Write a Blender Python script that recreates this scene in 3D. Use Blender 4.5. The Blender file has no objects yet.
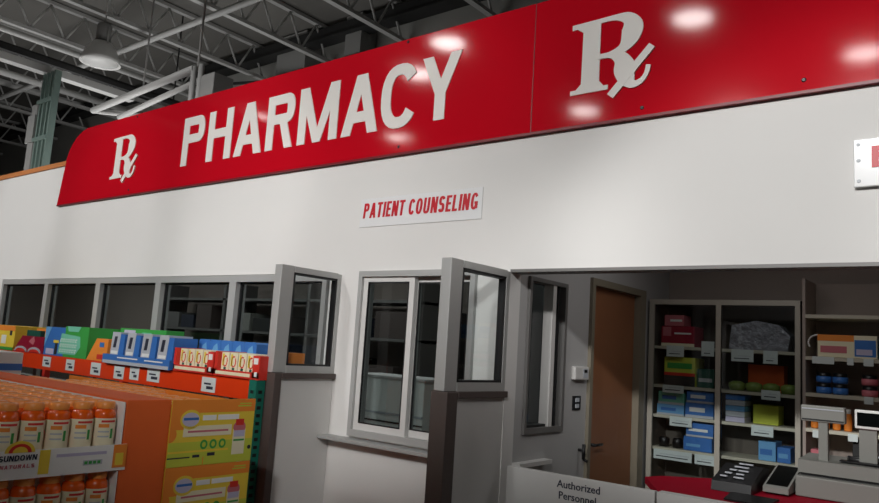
import bpy, bmesh, math, random
from mathutils import Vector, Matrix
random.seed(7)
C = bpy.context.scene.collection
PI = math.pi

# ---------------------------------------------------------------- materials
MATS = {}
def mat(name, col, rough=.5, metal=0., noise=0., nscale=8., bump=0., bscale=30., emit=None, estr=0., spec=.5, coat=0., trans=0., alpha=None):
    if name in MATS: return MATS[name]
    m = bpy.data.materials.new(name); m.use_nodes = True
    nt = m.node_tree; b = nt.nodes['Principled BSDF']
    c = (col[0], col[1], col[2], 1)
    b.inputs['Base Color'].default_value = c
    b.inputs['Roughness'].default_value = rough
    b.inputs['Metallic'].default_value = metal
    b.inputs['Specular IOR Level'].default_value = spec
    b.inputs['Coat Weight'].default_value = coat
    b.inputs['Transmission Weight'].default_value = trans
    if noise or bump:
        tc = nt.nodes.new('ShaderNodeTexCoord')
    if noise:
        n = nt.nodes.new('ShaderNodeTexNoise'); n.inputs['Scale'].default_value = nscale; n.inputs['Detail'].default_value = 4
        nt.links.new(tc.outputs['Object'], n.inputs['Vector'])
        mx = nt.nodes.new('ShaderNodeMix'); mx.data_type = 'RGBA'
        mx.inputs[6].default_value = tuple(max(0, v*(1-noise)) for v in col)+(1,)
        mx.inputs[7].default_value = tuple(min(1, v*(1+noise)) for v in col)+(1,)
        nt.links.new(n.outputs['Fac'], mx.inputs[0]); nt.links.new(mx.outputs[2], b.inputs['Base Color'])
    if bump:
        n2 = nt.nodes.new('ShaderNodeTexNoise'); n2.inputs['Scale'].default_value = bscale; n2.inputs['Detail'].default_value = 2
        nt.links.new(tc.outputs['Object'], n2.inputs['Vector'])
        bp = nt.nodes.new('ShaderNodeBump'); bp.inputs['Strength'].default_value = bump; bp.inputs['Distance'].default_value = .05
        nt.links.new(n2.outputs['Fac'], bp.inputs['Height']); nt.links.new(bp.outputs['Normal'], b.inputs['Normal'])
    if emit:
        b.inputs['Emission Color'].default_value = (*emit, 1); b.inputs['Emission Strength'].default_value = estr
    MATS[name] = m
    return m
def glass(name, tint=(.8,.85,.85), refl=.08, rough=.02):
    m = bpy.data.materials.new(name); m.use_nodes = True; nt = m.node_tree
    nt.nodes.remove(nt.nodes['Principled BSDF']); out = nt.nodes['Material Output']
    t = nt.nodes.new('ShaderNodeBsdfTransparent'); t.inputs['Color'].default_value = (*tint, 1)
    g = nt.nodes.new('ShaderNodeBsdfGlossy'); g.inputs['Roughness'].default_value = rough; g.inputs['Color'].default_value = (1,1,1,1)
    f = nt.nodes.new('ShaderNodeFresnel'); f.inputs['IOR'].default_value = 1.45
    mx = nt.nodes.new('ShaderNodeMixShader')
    ge = nt.nodes.new('ShaderNodeNewGeometry'); mu = nt.nodes.new('ShaderNodeMath'); mu.operation = 'SUBTRACT'; mu.inputs[0].default_value = 1; nt.links.new(ge.outputs['Backfacing'], mu.inputs[1])
    f2 = nt.nodes.new('ShaderNodeMath'); f2.operation = 'MULTIPLY'; nt.links.new(f.outputs[0], f2.inputs[0]); nt.links.new(mu.outputs[0], f2.inputs[1])
    nt.links.new(f2.outputs[0], mx.inputs[0]); nt.links.new(t.outputs[0], mx.inputs[1]); nt.links.new(g.outputs[0], mx.inputs[2])
    nt.links.new(mx.outputs[0], out.inputs['Surface'])
    MATS[name] = m
    return m

def srgb(r, g, b):
    f = lambda v: (v/255/12.92) if v/255 <= .04045 else ((v/255+.055)/1.055)**2.4
    return (f(r), f(g), f(b))

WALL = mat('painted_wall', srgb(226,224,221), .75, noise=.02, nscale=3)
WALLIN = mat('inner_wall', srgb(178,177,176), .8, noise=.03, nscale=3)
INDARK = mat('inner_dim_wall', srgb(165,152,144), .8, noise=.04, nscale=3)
RED = mat('sign_red', srgb(196,14,32), .5, bump=.08, bscale=1.7, spec=.0, coat=.95)
RED.node_tree.nodes['Principled BSDF'].inputs['Coat Roughness'].default_value = .075
REDEDGE = mat('sign_edge', srgb(120,8,22), .4)
LETTER = mat('letter_white', srgb(236,232,226), .35)
REDTXT = mat('letter_red', srgb(198,18,36), .4)
ACRYL = mat('white_acrylic', srgb(234,234,234), .2, coat=.3)
ALU = mat('aluminium', srgb(178,178,176), .5, metal=.25, noise=.03)
ALUD = mat('dull_aluminium', srgb(120,118,116), .5, metal=.3)
TAUPE = mat('taupe_laminate', srgb(82,71,67), .6, noise=.05)
PANEL = mat('white_panel', srgb(208,206,203), .6, noise=.02)
GASK = mat('black_gasket', srgb(20,20,22), .5)
WOODCAP = mat('wood_cap', srgb(196,122,66), .6, noise=.12, nscale=5)
DOORW = mat('door_wood', srgb(146,96,64), .5, noise=.12, nscale=3)
DOORF = mat('door_frame_paint', srgb(130,122,106), .5)
DECK = mat('roof_deck', srgb(120,118,114), .8, noise=.15, nscale=1)
STEEL = mat('joist_steel', srgb(196,196,194), .6, noise=.08)
STEELW = mat('white_steel', srgb(190,190,188), .5)
GALV = mat('galvanised_green', srgb(130,150,143), .45, metal=.3, noise=.08)
DARKST = mat('dark_steel', srgb(40,40,40), .7)
CONC = mat('concrete', srgb(112,110,107), .45, noise=.08, nscale=2)
HALLW = mat('hall_wall', srgb(165,165,160), .85, noise=.06, nscale=1)
DUCT = mat('duct', srgb(150,150,148), .6, noise=.05)
LENS = mat('lamp_lens', (1,1,1), .4, emit=(1,.985,.96), estr=26)
SHADE = mat('lamp_shade', srgb(240,240,238), .35, noise=.02)
ORANGE = mat('rack_orange', srgb(226,60,8), .45, noise=.05)
TEAL = mat('rack_teal', srgb(18,110,92), .5, noise=.08)
TAG = mat('tag_paper', srgb(214,222,220), .6)
INK = mat('ink', srgb(40,44,60), .6)
CARDO = mat('orange_card', srgb(230,102,40), .65, noise=.05)
CARDL = mat('orange_card_edge', srgb(240,168,118), .7)
YEL = mat('print_yellow', srgb(236,206,66), .55, noise=.06)
LIME = mat('print_lime', srgb(198,206,70), .55, noise=.08)
ORP = mat('print_orange', srgb(238,140,50), .55, noise=.06)
CREAM = mat('print_cream', srgb(236,228,196), .55, noise=.03)
LAV = mat('print_lavender', srgb(196,190,214), .55)
GRN = mat('print_green', srgb(60,160,70), .5, noise=.05)
DGRN = mat('print_dark_green', srgb(28,84,70), .5)
BLUE = mat('print_blue', srgb(60,116,190), .4, noise=.06)
LBLUE = mat('print_light_blue', srgb(110,168,216), .4, noise=.06)
MAROON = mat('print_maroon', srgb(150,20,50), .45, noise=.06)
REDP = mat('print_red', srgb(214,52,40), .45, noise=.05)
GREYP = mat('print_grey', srgb(186,190,196), .4)
WHITEP = mat('print_white', srgb(236,236,232), .45)
MINT = mat('print_mint', srgb(120,200,170), .45)
BOT = mat('bottle_orange', srgb(236,96,18), .18, noise=.12, nscale=40, coat=.5)
CAP = mat('cap_orange', srgb(240,150,70), .35)
BLACK = mat('black_plastic', srgb(18,18,20), .4)
SCREEN = mat('dark_screen', srgb(8,12,12), .15)
TILL = mat('till_grey', srgb(136,136,130), .5, noise=.03)
COUNTR = mat('counter_red', srgb(150,6,34), .7, spec=.1)
SHELFW = mat('shelf_cream', srgb(196,190,172), .5)
CASEF = mat('case_frame', srgb(176,170,158), .45, metal=.2)
CASEB = mat('case_back', srgb(96,88,80), .8)
GLASSD = glass('window_glass', (.62,.66,.66))
GLASSC = glass('clear_glass', (.9,.92,.92))
BROWN = mat('brown_card', srgb(150,110,76), .8, noise=.08)
PINK = mat('pink', srgb(200,110,120), .5)

# ---------------------------------------------------------------- mesh helpers
class MB:
    def __init__(s): s.bm = bmesh.new(); s.mats = []
    def _mi(s, m):
        if m is None: return 0
        if m not in s.mats: s.mats.append(m)
        return s.mats.index(m)
    def poly(s, vs, fs, m=None, smooth=False):
        mi = s._mi(m); V = [s.bm.verts.new(v) for v in vs]
        for f in fs:
            try:
                F = s.bm.faces.new([V[i] for i in f]); F.material_index = mi; F.smooth = smooth
            except ValueError: pass
        return s
    def box(s, x0, x1, y0, y1, z0, z1, m=None, bev=0):
        mi = s._mi(m)
        r = bmesh.ops.create_cube(s.bm, size=1, matrix=Matrix.Translation(((x0+x1)/2, (y0+y1)/2, (z0+z1)/2)) @ Matrix.Diagonal((abs(x1-x0), abs(y1-y0), abs(z1-z0), 1)))
        fs = {f for v in r['verts'] for f in v.link_faces}
        for f in fs: f.material_index = mi
        if bev:
            es = list({e for f in fs for e in f.edges})
            rr = bmesh.ops.bevel(s.bm, geom=es, offset=bev, segments=2, affect='EDGES', profile=.5)
            for f in rr['faces']: f.material_index = mi
        return s
    def tube(s, p, q, r, m=None, n=10, r2=None):
        p = Vector(p); q = Vector(q); d = q-p; L = d.length
        mi = s._mi(m); rot = d.to_track_quat('Z', 'Y').to_matrix().to_4x4()
        rr = bmesh.ops.create_cone(s.bm, cap_ends=True, segments=n, radius1=r, radius2=r if r2 is None else r2, depth=L, matrix=Matrix.Translation((p+q)/2) @ rot)
        for f in {f for v in rr['verts'] for f in v.link_faces}:
            f.material_index = mi; f.smooth = len(f.verts) == 4
        return s
    def bar(s, p, q, w, h, m=None):
        p = Vector(p); q = Vector(q); d = q-p; mi = s._mi(m)
        rot = d.to_track_quat('Z', 'Y').to_matrix().to_4x4()
        rr = bmesh.ops.create_cube(s.bm, size=1, matrix=Matrix.Translation((p+q)/2) @ rot @ Matrix.Diagonal((w, h, d.length, 1)))
        for f in {f for v in rr['verts'] for f in v.link_faces}: f.material_index = mi
        return s
    def lathe(s, prof, m=None, n=20, cx=0, cy=0, sx=1, sy=1, a0=0, a1=2*PI, close=True):
        full = abs(a1-a0-2*PI) < 1e-6; k = n if full else n+1
        vs = []; fs = []
        for (r, z) in prof:
            for i in range(k):
                a = a0+(a1-a0)*i/n; vs.append((cx+r*sx*math.cos(a), cy+r*sy*math.sin(a), z))
        for j in range(len(prof)-1):
            for i in range(n):
                i2 = (i+1) % k if full else i+1
                fs.append((j*k+i, j*k+i2, (j+1)*k+i2, (j+1)*k+i))
        s.poly(vs, fs, m, True)
        if full and close:
            s.poly([v for v in vs[:k]], [tuple(range(k))[::-1]], m)
            s.poly([v for v in vs[-k:]], [tuple(range(k))], m)
        return s
    def prism_xz(s, pts, y0, y1, m=None):          # polygon in X/Z, thickness along Y
        n = len(pts)
        vs = [(x, y0, z) for x, z in pts]+[(x, y1, z) for x, z in pts]
        fs = [tuple(range(n)), tuple(range(2*n-1, n-1, -1))]+[(i, i+n, (i+1) % n+n, (i+1) % n) for i in range(n)]
        return s.poly(vs, fs, m)
    def prism_yz(s, pts, x0, x1, m=None):
        n = len(pts)
        vs = [(x0, y, z) for y, z in pts]+[(x1, y, z) for y, z in pts]
        fs = [tuple(range(n)), tuple(range(2*n-1, n-1, -1))]+[(i, i+n, (i+1) % n+n, (i+1) % n) for i in range(n)]
        return s.poly(vs, fs, m)
    def prism_xy(s, pts, z0, z1, m=None):
        n = len(pts)
        vs = [(x, y, z0) for x, y in pts]+[(x, y, z1) for x, y in pts]
        fs = [tuple(range(n)), tuple(range(2*n-1, n-1, -1))]+[(i, i+n, (i+1) % n+n, (i+1) % n) for i in range(n)]
        return s.poly(vs, fs, m)
    def build(s, name, m=None, parent=None):
        bmesh.ops.recalc_face_normals(s.bm, faces=s.bm.faces)
        me = bpy.data.meshes.new(name); s.bm.to_mesh(me); s.bm.free()
        for mm in (s.mats or [m]): me.materials.append(mm)
        o = bpy.data.objects.new(name, me); C.objects.link(o)
        if parent: 
            o.parent = parent
            o.matrix_parent_inverse = Matrix.Translation(-parent.location) if parent.type == 'EMPTY' and not parent.parent else Matrix.Identity(4)
        return o
def box(name, x0, x1, y0, y1, z0, z1, m, parent=None, bev=0):
    return MB().box(x0, x1, y0, y1, z0, z1, m, bev).build(name, m, parent)
def tag(o, label=None, cat=None, group=None, kind=None):
    if label: o['label'] = label
    if cat: o['category'] = cat
    if group: o['group'] = group
    if kind: o['kind'] = kind
    return o
def thing(name, label, cat, loc=(0,0,0), group=None):
    o = bpy.data.objects.new(name, None); C.objects.link(o); o.location = loc; o.empty_display_size = .1
    return tag(o, label, cat, group)
def struct(o, label=None, cat=None):
    return tag(o, label, cat, kind='structure')
def dup(root, loc, label=None, group=None):
    r = root.copy(); C.objects.link(r); r.location = loc
    if label: r['label'] = label
    if group: r['group'] = group
    for ch in list(root.children):
        c = ch.copy(); C.objects.link(c); c.parent = r
        for g in list(ch.children):
            d = g.copy(); C.objects.link(d); d.parent = c
    return r

# ---------------------------------------------------------------- lettering
def ring(cx, cy, a, b, tx, ty, d0, d1, n=2.4, k=22):
    out = []; inn = []
    for i in range(k+1):
        t = math.radians(d0+(d1-d0)*i/k); c = math.cos(t); s_ = math.sin(t)
        sc = lambda v, e: math.copysign(abs(v)**(2/e), v)
        out.append((cx+a*sc(c, n), cy+b*sc(s_, n))); inn.append((cx+(a-tx)*sc(c, n), cy+(b-ty)*sc(s_, n)))
    return [[out[i], out[i+1], inn[i+1], inn[i]] for i in range(k)]
def glyph(ch, w, t, h=1.0, ty=None):
    """list of convex polygons for a grotesque capital, width w, stem t, height h"""
    ty = ty or t*.85; P = []
    R = lambda x0, x1, y0, y1: [(x0,y0),(x1,y0),(x1,y1),(x0,y1)]
    def para(x0, y0, x1, y1, tt=t): return [(x0,y0),(x0+tt,y0),(x1+tt,y1),(x1,y1)]
    if ch in 'PR':
        P.append(R(0, t, 0, h)); b = h*.27; cy = h-b
        P += [R(t, w-b*.75, h-ty, h), R(t, w-b*.75, h-2*b, h-2*b+ty)]
        P += ring(w-b*.8, cy, b*.8, b, t, ty, -90, 90)
        if ch == 'R': P.append(para(w-t*1.02, 0, w*.45, h-2*b+ty*.5))
    elif ch == 'B':
        P.append(R(0,t,0,h))
    elif ch == 'H': P += [R(0,t,0,h), R(w-t,w,0,h), R(t,w-t,h*.45,h*.45+ty)]
    elif ch == 'A':
        m = w/2
        P += [para(0,0,m-t*.55,h,t), para(w-t,0,m-t*.45,h,t)]
        zb = h*.2; f = zb/h; P.append(R((m-t*.55)*f+t*.6, w-((m-t*.55)*f+t*.6), zb, zb+ty))
    elif ch == 'M':
        P += [R(0,t*.92,0,h), R(w-t*.92,w,0,h), [(w/2-t*.42,0),(w/2+t*.42,0),(t*1.05,h),(0,h)], [(w/2-t*.42,0),(w/2+t*.42,0),(w,h),(w-t*1.05,h)]]
    elif ch == 'N': P += [R(0,t*.95,0,h), R(w-t*.95,w,0,h), [(w-t*1.1,0),(w,0),(t*1.1,h),(0,h)]]
    elif ch == 'C': P += ring(w/2,h/2,w/2,h/2,t,ty,34,326)
    elif ch == 'G': P += ring(w/2,h/2,w/2,h/2,t,ty,34,350)+[R(w-t,w,h*.06,h*.48), R(w*.55,w,h*.48-ty*.9,h*.48)]
    elif ch == 'O': P += ring(w/2,h/2,w/2,h/2,t,ty,0,360)
    elif ch == 'D': P += [R(0,t,0,h)]+ring(w*.4,h/2,w*.6,h/2,t,ty,-90,90)+[R(t,w*.42,0,ty),R(t,w*.42,h-ty,h)]
    elif ch == 'U': P += [R(0,t,h*.3,h), R(w-t,w,h*.3,h)]+ring(w/2,h*.3,w/2,h*.3,t,ty,180,360)
    elif ch == 'Y': P += [R(w/2-t/2,w/2+t/2,0,h*.42), para(w/2-t/2,h*.40,0,h,t), para(w/2-t/2,h*.40,w-t,h,t)]
    elif ch == 'T': P += [R(w/2-t/2,w/2+t/2,0,h), R(0,w,h-ty,h)]
    elif ch == 'I': P += [R(0,t,0,h)]
    elif ch == 'E': P += [R(0,t,0,h), R(0,w,0,ty), R(0,w,h-ty,h), R(0,w*.9,h/2-ty/2,h/2+ty/2)]
    elif ch == 'L': P += [R(0,t,0,h), R(0,w,0,ty)]
    elif ch == 'S':
        b = (h+ty)/4
        P += ring(w/2,h-b,w/2,b,t,ty,20,270)+ring(w/2,b,w/2,b,t,ty,-160,90)
    elif ch == 'W': P += [para(w*.2,0,0,h,t*.8), para(w*.2,0,w*.42,h,t*.8), para(w*.68,0,w*.42,h,t*.8), para(w*.68,0,w-t*.8,h,t*.8)]
    return P
def put(mb, polys, X, Z, y0, th, shear=0., m=None, axis='x'):
    for i, P in enumerate(polys):
        th += .00006
        if axis == 'x': mb.prism_xz([(X+x+shear*z, Z+z) for x, z in P], y0-th, y0, m)
        else: mb.prism_yz([(X+x+shear*z, Z+z) for x, z in P], y0, y0+th, m)   # reads towards +Y on a face looking along +X

def ribbon(pts, k=5):
    """(x, z, width) control points -> quads along a smooth curve"""
    P = []
    for i in range(len(pts)-1):
        p0 = pts[max(i-1,0)]; p1 = pts[i]; p2 = pts[i+1]; p3 = pts[min(i+2,len(pts)-1)]
        for j in range(k):
            t = j/k
            P.append([.5*((2*b)+(-a+c)*t+(2*a-5*b+4*c-d)*t*t+(-a+3*b-3*c+d)*t**3) for a, b, c, d in zip(p0,p1,p2,p3)])
    P.append(list(pts[-1])); L = []; Rr = []
    for i, p in enumerate(P):
        a = P[max(i-1,0)]; b = P[min(i+1,len(P)-1)]; dx = b[0]-a[0]; dz = b[1]-a[1]; l = math.hypot(dx,dz) or 1
        nx, nz = -dz/l*p[2]/2, dx/l*p[2]/2
        L.append((p[0]+nx,p[1]+nz)); Rr.append((p[0]-nx,p[1]-nz))
    return [[L[i],L[i+1],Rr[i+1],Rr[i]] for i in range(len(P)-1)]
def rx_polys():
    P = [[(.067,.01),(.181,.01),(.184,.43),(.073,.43)], [(0,0),(.237,0),(.237,.028),(0,.028)],
         [(.035,.028),(.067,.028),(.068,.06)], [(.181,.028),(.21,.028),(.182,.06)],
         [(0,.402),(.2,.408),(.2,.437),(0,.434)], [(.03,.404),(.073,.404),(.073,.375)]]
    P += ribbon([(.18,.422,.03),(.27,.422,.034),(.345,.402,.07),(.376,.345,.125),(.362,.28,.11),(.32,.228,.06),(.25,.206,.034),(.17,.205,.03)])
    P += ribbon([(.20,.205,.03),(.26,.197,.04),(.312,.165,.09),(.338,.10,.13),(.352,.045,.10),(.39,.004,.045),(.44,.018,.03),(.468,.06,.028),(.476,.10,.026)])
    P += [[(.236,-.03),(.272,-.06),(.512,.195),(.478,.222)]]
    return P

# ---------------------------------------------------------------- the setting
struct(box('floor', -26, 6, -16, 5.2, -.1, 0, CONC))
struct(box('ceiling', -26, 6, -16, 5.2, 7.3, 7.5, DECK))
struct(box('wall_back', -26, 6, 5, 5.2, 0, 7.3, HALLW))
struct(box('wall_front', -26, 6, -16.2, -16, 0, 7.5, mat('far_wall', srgb(78,78,76), .85, noise=.06, nscale=1)))
struct(box('wall_left', -26.2, -26, -16, 5.2, 0, 7.5, HALLW))
struct(box('wall_right', 6, 6.2, -16, 5.2, 0, 7.5, HALLW))

# pharmacy front wall with its openings (front face is Y = 0)
T = .12
wl = MB()
HEAD = 2.125
wl.box(-14, 3, 0, T, HEAD, 3.41, WALL)                 # band above all openings
wl.box(-14, -9.66, 0, T, 0, HEAD, WALL)
wl.box(-9.66, -3.92, 0, T, 0, 1.02, WALL)               # below the strip windows
wl.box(-3.92, -3.60, 0, T, 0, HEAD, WALL)
wl.box(-3.60, -2.60, 0, T, 0, 1.0, WALL)
wl.box(-2.60, -2.36, 0, T, 0, HEAD, WALL)
struct(wl.build('wall_pharmacy', WALL))
struct(box('trim_1', -14, -2, -.018, T+.03, 3.41, 3.465, WOODCAP))
struct(box('trim_2', -2.36, 3, -.004, T+.004, HEAD-.018, HEAD, ALUD))      # metal edge of the service opening head
# side wall of the entry bay (faces +X), with its window and door openings
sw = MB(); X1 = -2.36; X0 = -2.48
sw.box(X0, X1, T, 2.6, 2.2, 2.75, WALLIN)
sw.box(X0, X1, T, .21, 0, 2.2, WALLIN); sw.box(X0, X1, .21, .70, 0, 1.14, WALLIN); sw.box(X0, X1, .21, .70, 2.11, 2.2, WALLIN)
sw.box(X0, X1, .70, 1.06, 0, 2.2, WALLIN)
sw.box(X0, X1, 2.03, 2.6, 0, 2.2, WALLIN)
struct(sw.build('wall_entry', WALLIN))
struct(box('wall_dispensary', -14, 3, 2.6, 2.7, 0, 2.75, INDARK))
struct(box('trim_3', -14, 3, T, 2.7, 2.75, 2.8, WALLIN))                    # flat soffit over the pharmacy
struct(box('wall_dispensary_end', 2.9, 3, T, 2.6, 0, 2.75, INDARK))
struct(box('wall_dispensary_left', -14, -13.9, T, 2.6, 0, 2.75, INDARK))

# strip windows, left
posts = [-9.62, -8.44, -7.29, -6.18, -5.06, -3.94]
for i in range(5):
    a, b = posts[i], posts[i+1]
    root = struct(bpy.data.objects.new('window_%d' % (i+1), None)); C.objects.link(root); root.location = ((a+b)/2, .05, 1.0)
    f = MB()
    f.box(a-.0, a+.045, -.015, .09, 1.0, 2.12, ALU); f.box(b-.045, b, -.015, .09, 1.0, 2.12, ALU)
    f.box(a+.045, b-.045, -.015, .09, 2.065, 2.12, ALU); f.box(a+.045, b-.045, -.015, .09, 1.0, 1.05, ALU)
    g = .012
    f.box(a+.045, a+.045+g, .03, .06, 1.05, 2.065, GASK); f.box(b-.045-g, b-.045, .03, .06, 1.05, 2.065, GASK); f.box(a+.045, b-.045, .03, .06, 2.05, 2.065, GASK)
    f.build('window_frame', ALU, root)
    box('pane', a+.05, b-.05, .042, .048, 1.05, 2.06, GLASSD, root)

# sliding service window
root = struct(bpy.data.objects.new('window_6', None)); C.objects.link(root); root.location = (-3.22, .05, 1.0)
f = MB(); a, b = -3.60, -2.60
f.box(a, a+.035, -.03, .1, 1.0, 2.13, ALU); f.box(b-.035, b, -.03, .1, 1.0, 2.13, ALU)
f.box(a+.035, b-.035, -.03, .1, 2.09, 2.13, ALU); f.box(a+.035, b-.035, -.03, .1, 1.0, 1.045, ALU)
f.build('window_frame', ALU, root)
for (p, q, y) in ((-3.565, -3.10, .0), (-3.14, -2.635, .04)):
    s = MB(); t_ = .045
    s.box(p, p+t_, y-.01, y+.025, 1.045, 2.09, PANEL); s.box(q-t_, q, y-.01, y+.025, 1.045, 2.09, PANEL)
    s.box(p+t_, q-t_, y-.01, y+.025, 2.055, 2.09, PANEL); s.box(p+t_, q-t_, y-.01, y+.025, 1.045, 1.09, PANEL)
    s.box(p+t_, p+t_+.008, y-.012, y, 1.09, 2.055, GASK); s.box(q-t_-.008, q-t_, y-.012, y, 1.09, 2.055, GASK)
    s.box(p+t_, q-t_, y-.012, y, 2.045, 2.055, GASK); s.box(p+t_, q-t_, y-.012, y, 1.09, 1.098, GASK)
    sh = s.build('sash', PANEL, root)
    box('pane', p+t_, q-t_, y+.005, y+.010, 1.09, 2.055, GLASSD, sh)

# entry side window (faces +X)
root = struct(bpy.data.objects.new('window_7', None)); C.objects.link(root); root.location = (X1, .45, 1.14)
f = MB(); fx0, fx1 = X0+.02, X1+.02
f.box(fx0, fx1, .21, .235, 1.14, 2.11, ALUD); f.box(fx0, fx1, .67, .70, 1.14, 2.11, ALUD)
f.box(fx0, fx1, .235, .67, 2.085, 2.11, ALUD); f.box(fx0, fx1, .235, .67, 1.14, 1.175, ALUD)
f.box(fx0+.04, fx1-.01, .515, .56, 1.175, 2.085, PANEL); f.box(fx0+.04, fx1-.02, .60, .62, 1.175, 2.085, GASK)
f.box(fx0+.04, fx1-.03, .235, .515, 1.175, 1.19, GASK)
f.build('window_frame', ALUD, root)
box('pane', X1-.07, X1-.065, .235, .67, 1.175, 2.085, GLASSD, root)

# wooden door in the side wall
root = struct(bpy.data.objects.new('door_1', None)); C.objects.link(root); root.location = (X1, 1.55, 0)
box('door_leaf', X0+.04, X1-.03, 1.105, 1.925, .01, 2.15, DOORW, root, .004)
f = MB(); f.box(X0-.01, X1+.025, 1.06, 1.105, 0, 2.2, DOORF); f.box(X0-.01, X1+.025, 1.925, 2.03, 0, 2.2, DOORF); f.box(X0-.01, X1+.025, 1.105, 1.925, 2.15, 2.2, DOORF)
f.build('door_frame', DOORF, root)
h = MB(); h.tube((X1-.03, 1.17, 1.02), (X1+.03, 1.17, 1.02), .012, BLACK); h.tube((X1+.03, 1.16, 1.02), (X1+.03, 1.28, 1.02), .01, BLACK); h.lathe([(.028,-.004),(.028,.004)], BLACK, 16)
h.build('door_handle', BLACK, root)

# keypad and switch plate beside the door
k = thing('door_keypad', 'small cream keypad box on the wall beside the wooden door', 'keypad', (X1, .92, 1.48))
box('housing', X1, X1+.035, .82, 1.02, 1.475, 1.565, PANEL, k, .006)
m_ = MB(); m_.box(X1+.035, X1+.037, .93, 1.0, 1.49, 1.55, GREYP); m_.box(X1+.037, X1+.040, .945, .985, 1.525, 1.545, BLACK)
m_.build('keys', GREYP, k)
k = thing('switch_plate', 'black switch plate on the wall below the keypad', 'switch', (X1, .91, 1.27))
box('plate', X1, X1+.008, .85, .965, 1.27, 1.365, BLACK, k, .002)
for zz in (1.285, 1.325): box('switch', X1+.008, X1+.014, .885, .93, zz, zz+.025, GREYP, k)
hk = MB()
hk.tube((X1, .97, 1.0), (X1+.04, .97, 1.0), .01, BLACK); hk.tube((X1+.04, .97, 1.04), (X1+.04, .97, .94), .012, BLACK); hk.tube((X1+.04,.97,.94),(X1+.07,.97,.93),.01,BLACK)
tag(hk.build('wall_hook', BLACK), 'small black hook on the wall low beside the wooden door frame', 'hook')
tag(box('wall_rail', X1, X1+.06, .0+T, .50, .955, .98, PANEL), 'short pale ledge on the entry side wall below its window', 'ledge')

# ---------------------------------------------------------------- the red pharmacy sign
SY = -.025
sg = thing('pharmacy_sign', 'long glossy red sign board with white PHARMACY lettering above the white wall', 'sign', (-4, SY, 2.96))
zb, zt, xl = 2.957, 3.785, -8.428
pts = [(xl, zb), (3.0, zb), (3.0, zt)]
r_ = .42; cx_, cz_ = xl+.10+.45, zt-.40
for i in range(13):
    t_ = PI/2+(PI/2-.16)*i/12
    pts.append((cx_+.47*math.cos(t_), cz_+.40*math.sin(t_)))
MB().prism_xz(pts, SY, -.002, RED).build('board', RED, sg)
tr = MB(); tr.box(xl, 3.0, SY-.006, -.004, zb-.016, zb-.001, REDEDGE); tr.build('bottom_trim', REDEDGE, sg)
sm = MB(); sm.box(-2.256, -2.250, SY-.002, SY, zb, zt, REDEDGE); sm.box(2.0,2.006, SY-.002, SY, zb, zt, REDEDGE); sm.build('panel_seam', REDEDGE, sg)
letters = [('P', -6.015, 0.333, 0.092), ('H', -5.621, 0.353, 0.092), ('A', -5.219, 0.372, 0.098), ('R', -4.795, 0.338, 0.092), ('M', -4.4, 0.447, 0.098), ('A', -3.907, 0.372, 0.098), ('C', -3.514, 0.343, 0.092), ('Y', -3.143, 0.338, 0.092)]
for ch, x, w, t_ in letters:
    hgt = .460; o_ = 0
    if ch == 'C': hgt = .476; o_ = -.008
    mb = MB(); put(mb, glyph(ch, w, t_, hgt, .082), x, 3.142+o_, SY, .006, 0, LETTER); mb.build('letter', LETTER, sg)
for x, z in ((-7.303, 3.142), (-1.992, 3.14)):
    mb = MB(); put(mb, rx_polys(), x, z, SY, .006, 0, LETTER); mb.build('rx_symbol', LETTER, sg)
for x, z in ((-3.3, 3.765), (-3.32, 3.0), (-6.9,3.76), (-6.9,3.0), (-.74,3.01), (-1.55,3.0),(.6,3.76)):
    MB().lathe([(.012,-.002),(.008,.002)], BLACK, 10).build('screw', BLACK, sg)
    o = C.objects[-1]; o.matrix_parent_inverse = Matrix.Translation(-sg.location); o.location = (x, SY-.002, z); o.rotation_euler = (PI/2, 0, 0)

# patient counseling plate
ps = thing('counseling_sign', 'thin white plate with red PATIENT COUNSELING lettering under the red sign', 'sign', (-3.12, 0, 2.45))
box('plate', -3.66, -2.595, -.006, -.001, 2.448, 2.655, ACRYL, ps, .002)
mb = MB(); x = -3.628
wd = dict(P=.062, A=.07, T=.058, I=.02, E=.052, N=.066, C=.064, O=.066, U=.064, S=.06, L=.05, G=.066)
txt = 'PATIENT COUNSELING'; tot = sum(.036 if c == ' ' else wd[c]+.0155 for c in txt); sc = 1.008/tot
for ch in txt:
    if ch == ' ': x += .036*sc; continue
    put(mb, glyph(ch, wd[ch]*sc, .0185, .108, .016), x, 2.512, -.006, .003, .10, REDTXT); x += (wd[ch]+.0155)*sc
mb.build('lettering', REDTXT, ps)

# the clipped plate at right edge
ps = thing('department_sign', 'white plate with a red letter P at the right edge of the wall', 'sign', (-.3, 0, 2.45))
box('plate', -.535, -.10, -.03, -.018, 2.463, 2.685, ACRYL, ps, .004)
mb = MB(); put(mb, glyph('P', .085, .028, .098, .022), -.463, 2.548, -.030, .004, 0, REDTXT); mb.build('lettering', REDTXT, ps)
for z in (2.66, 2.585, 2.49):
    MB().lathe([(.009,-.002),(.007,.003)], GREYP, 10).build('screw', GREYP, ps); o = C.objects[-1]
    o.matrix_parent_inverse = Matrix.Translation(-ps.location); o.location = (-.515, -.031, z); o.rotation_euler = (PI/2,0,0)
sp_ = MB(); sp_.box(-.52,-.5,-.018,0,2.64,2.66,GREYP); sp_.box(-.13,-.11,-.018,0,2.64,2.66,GREYP); sp_.box(-.52,-.5,-.018,0,2.48,2.5,GREYP); sp_.build('standoff', GREYP, ps)

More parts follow.
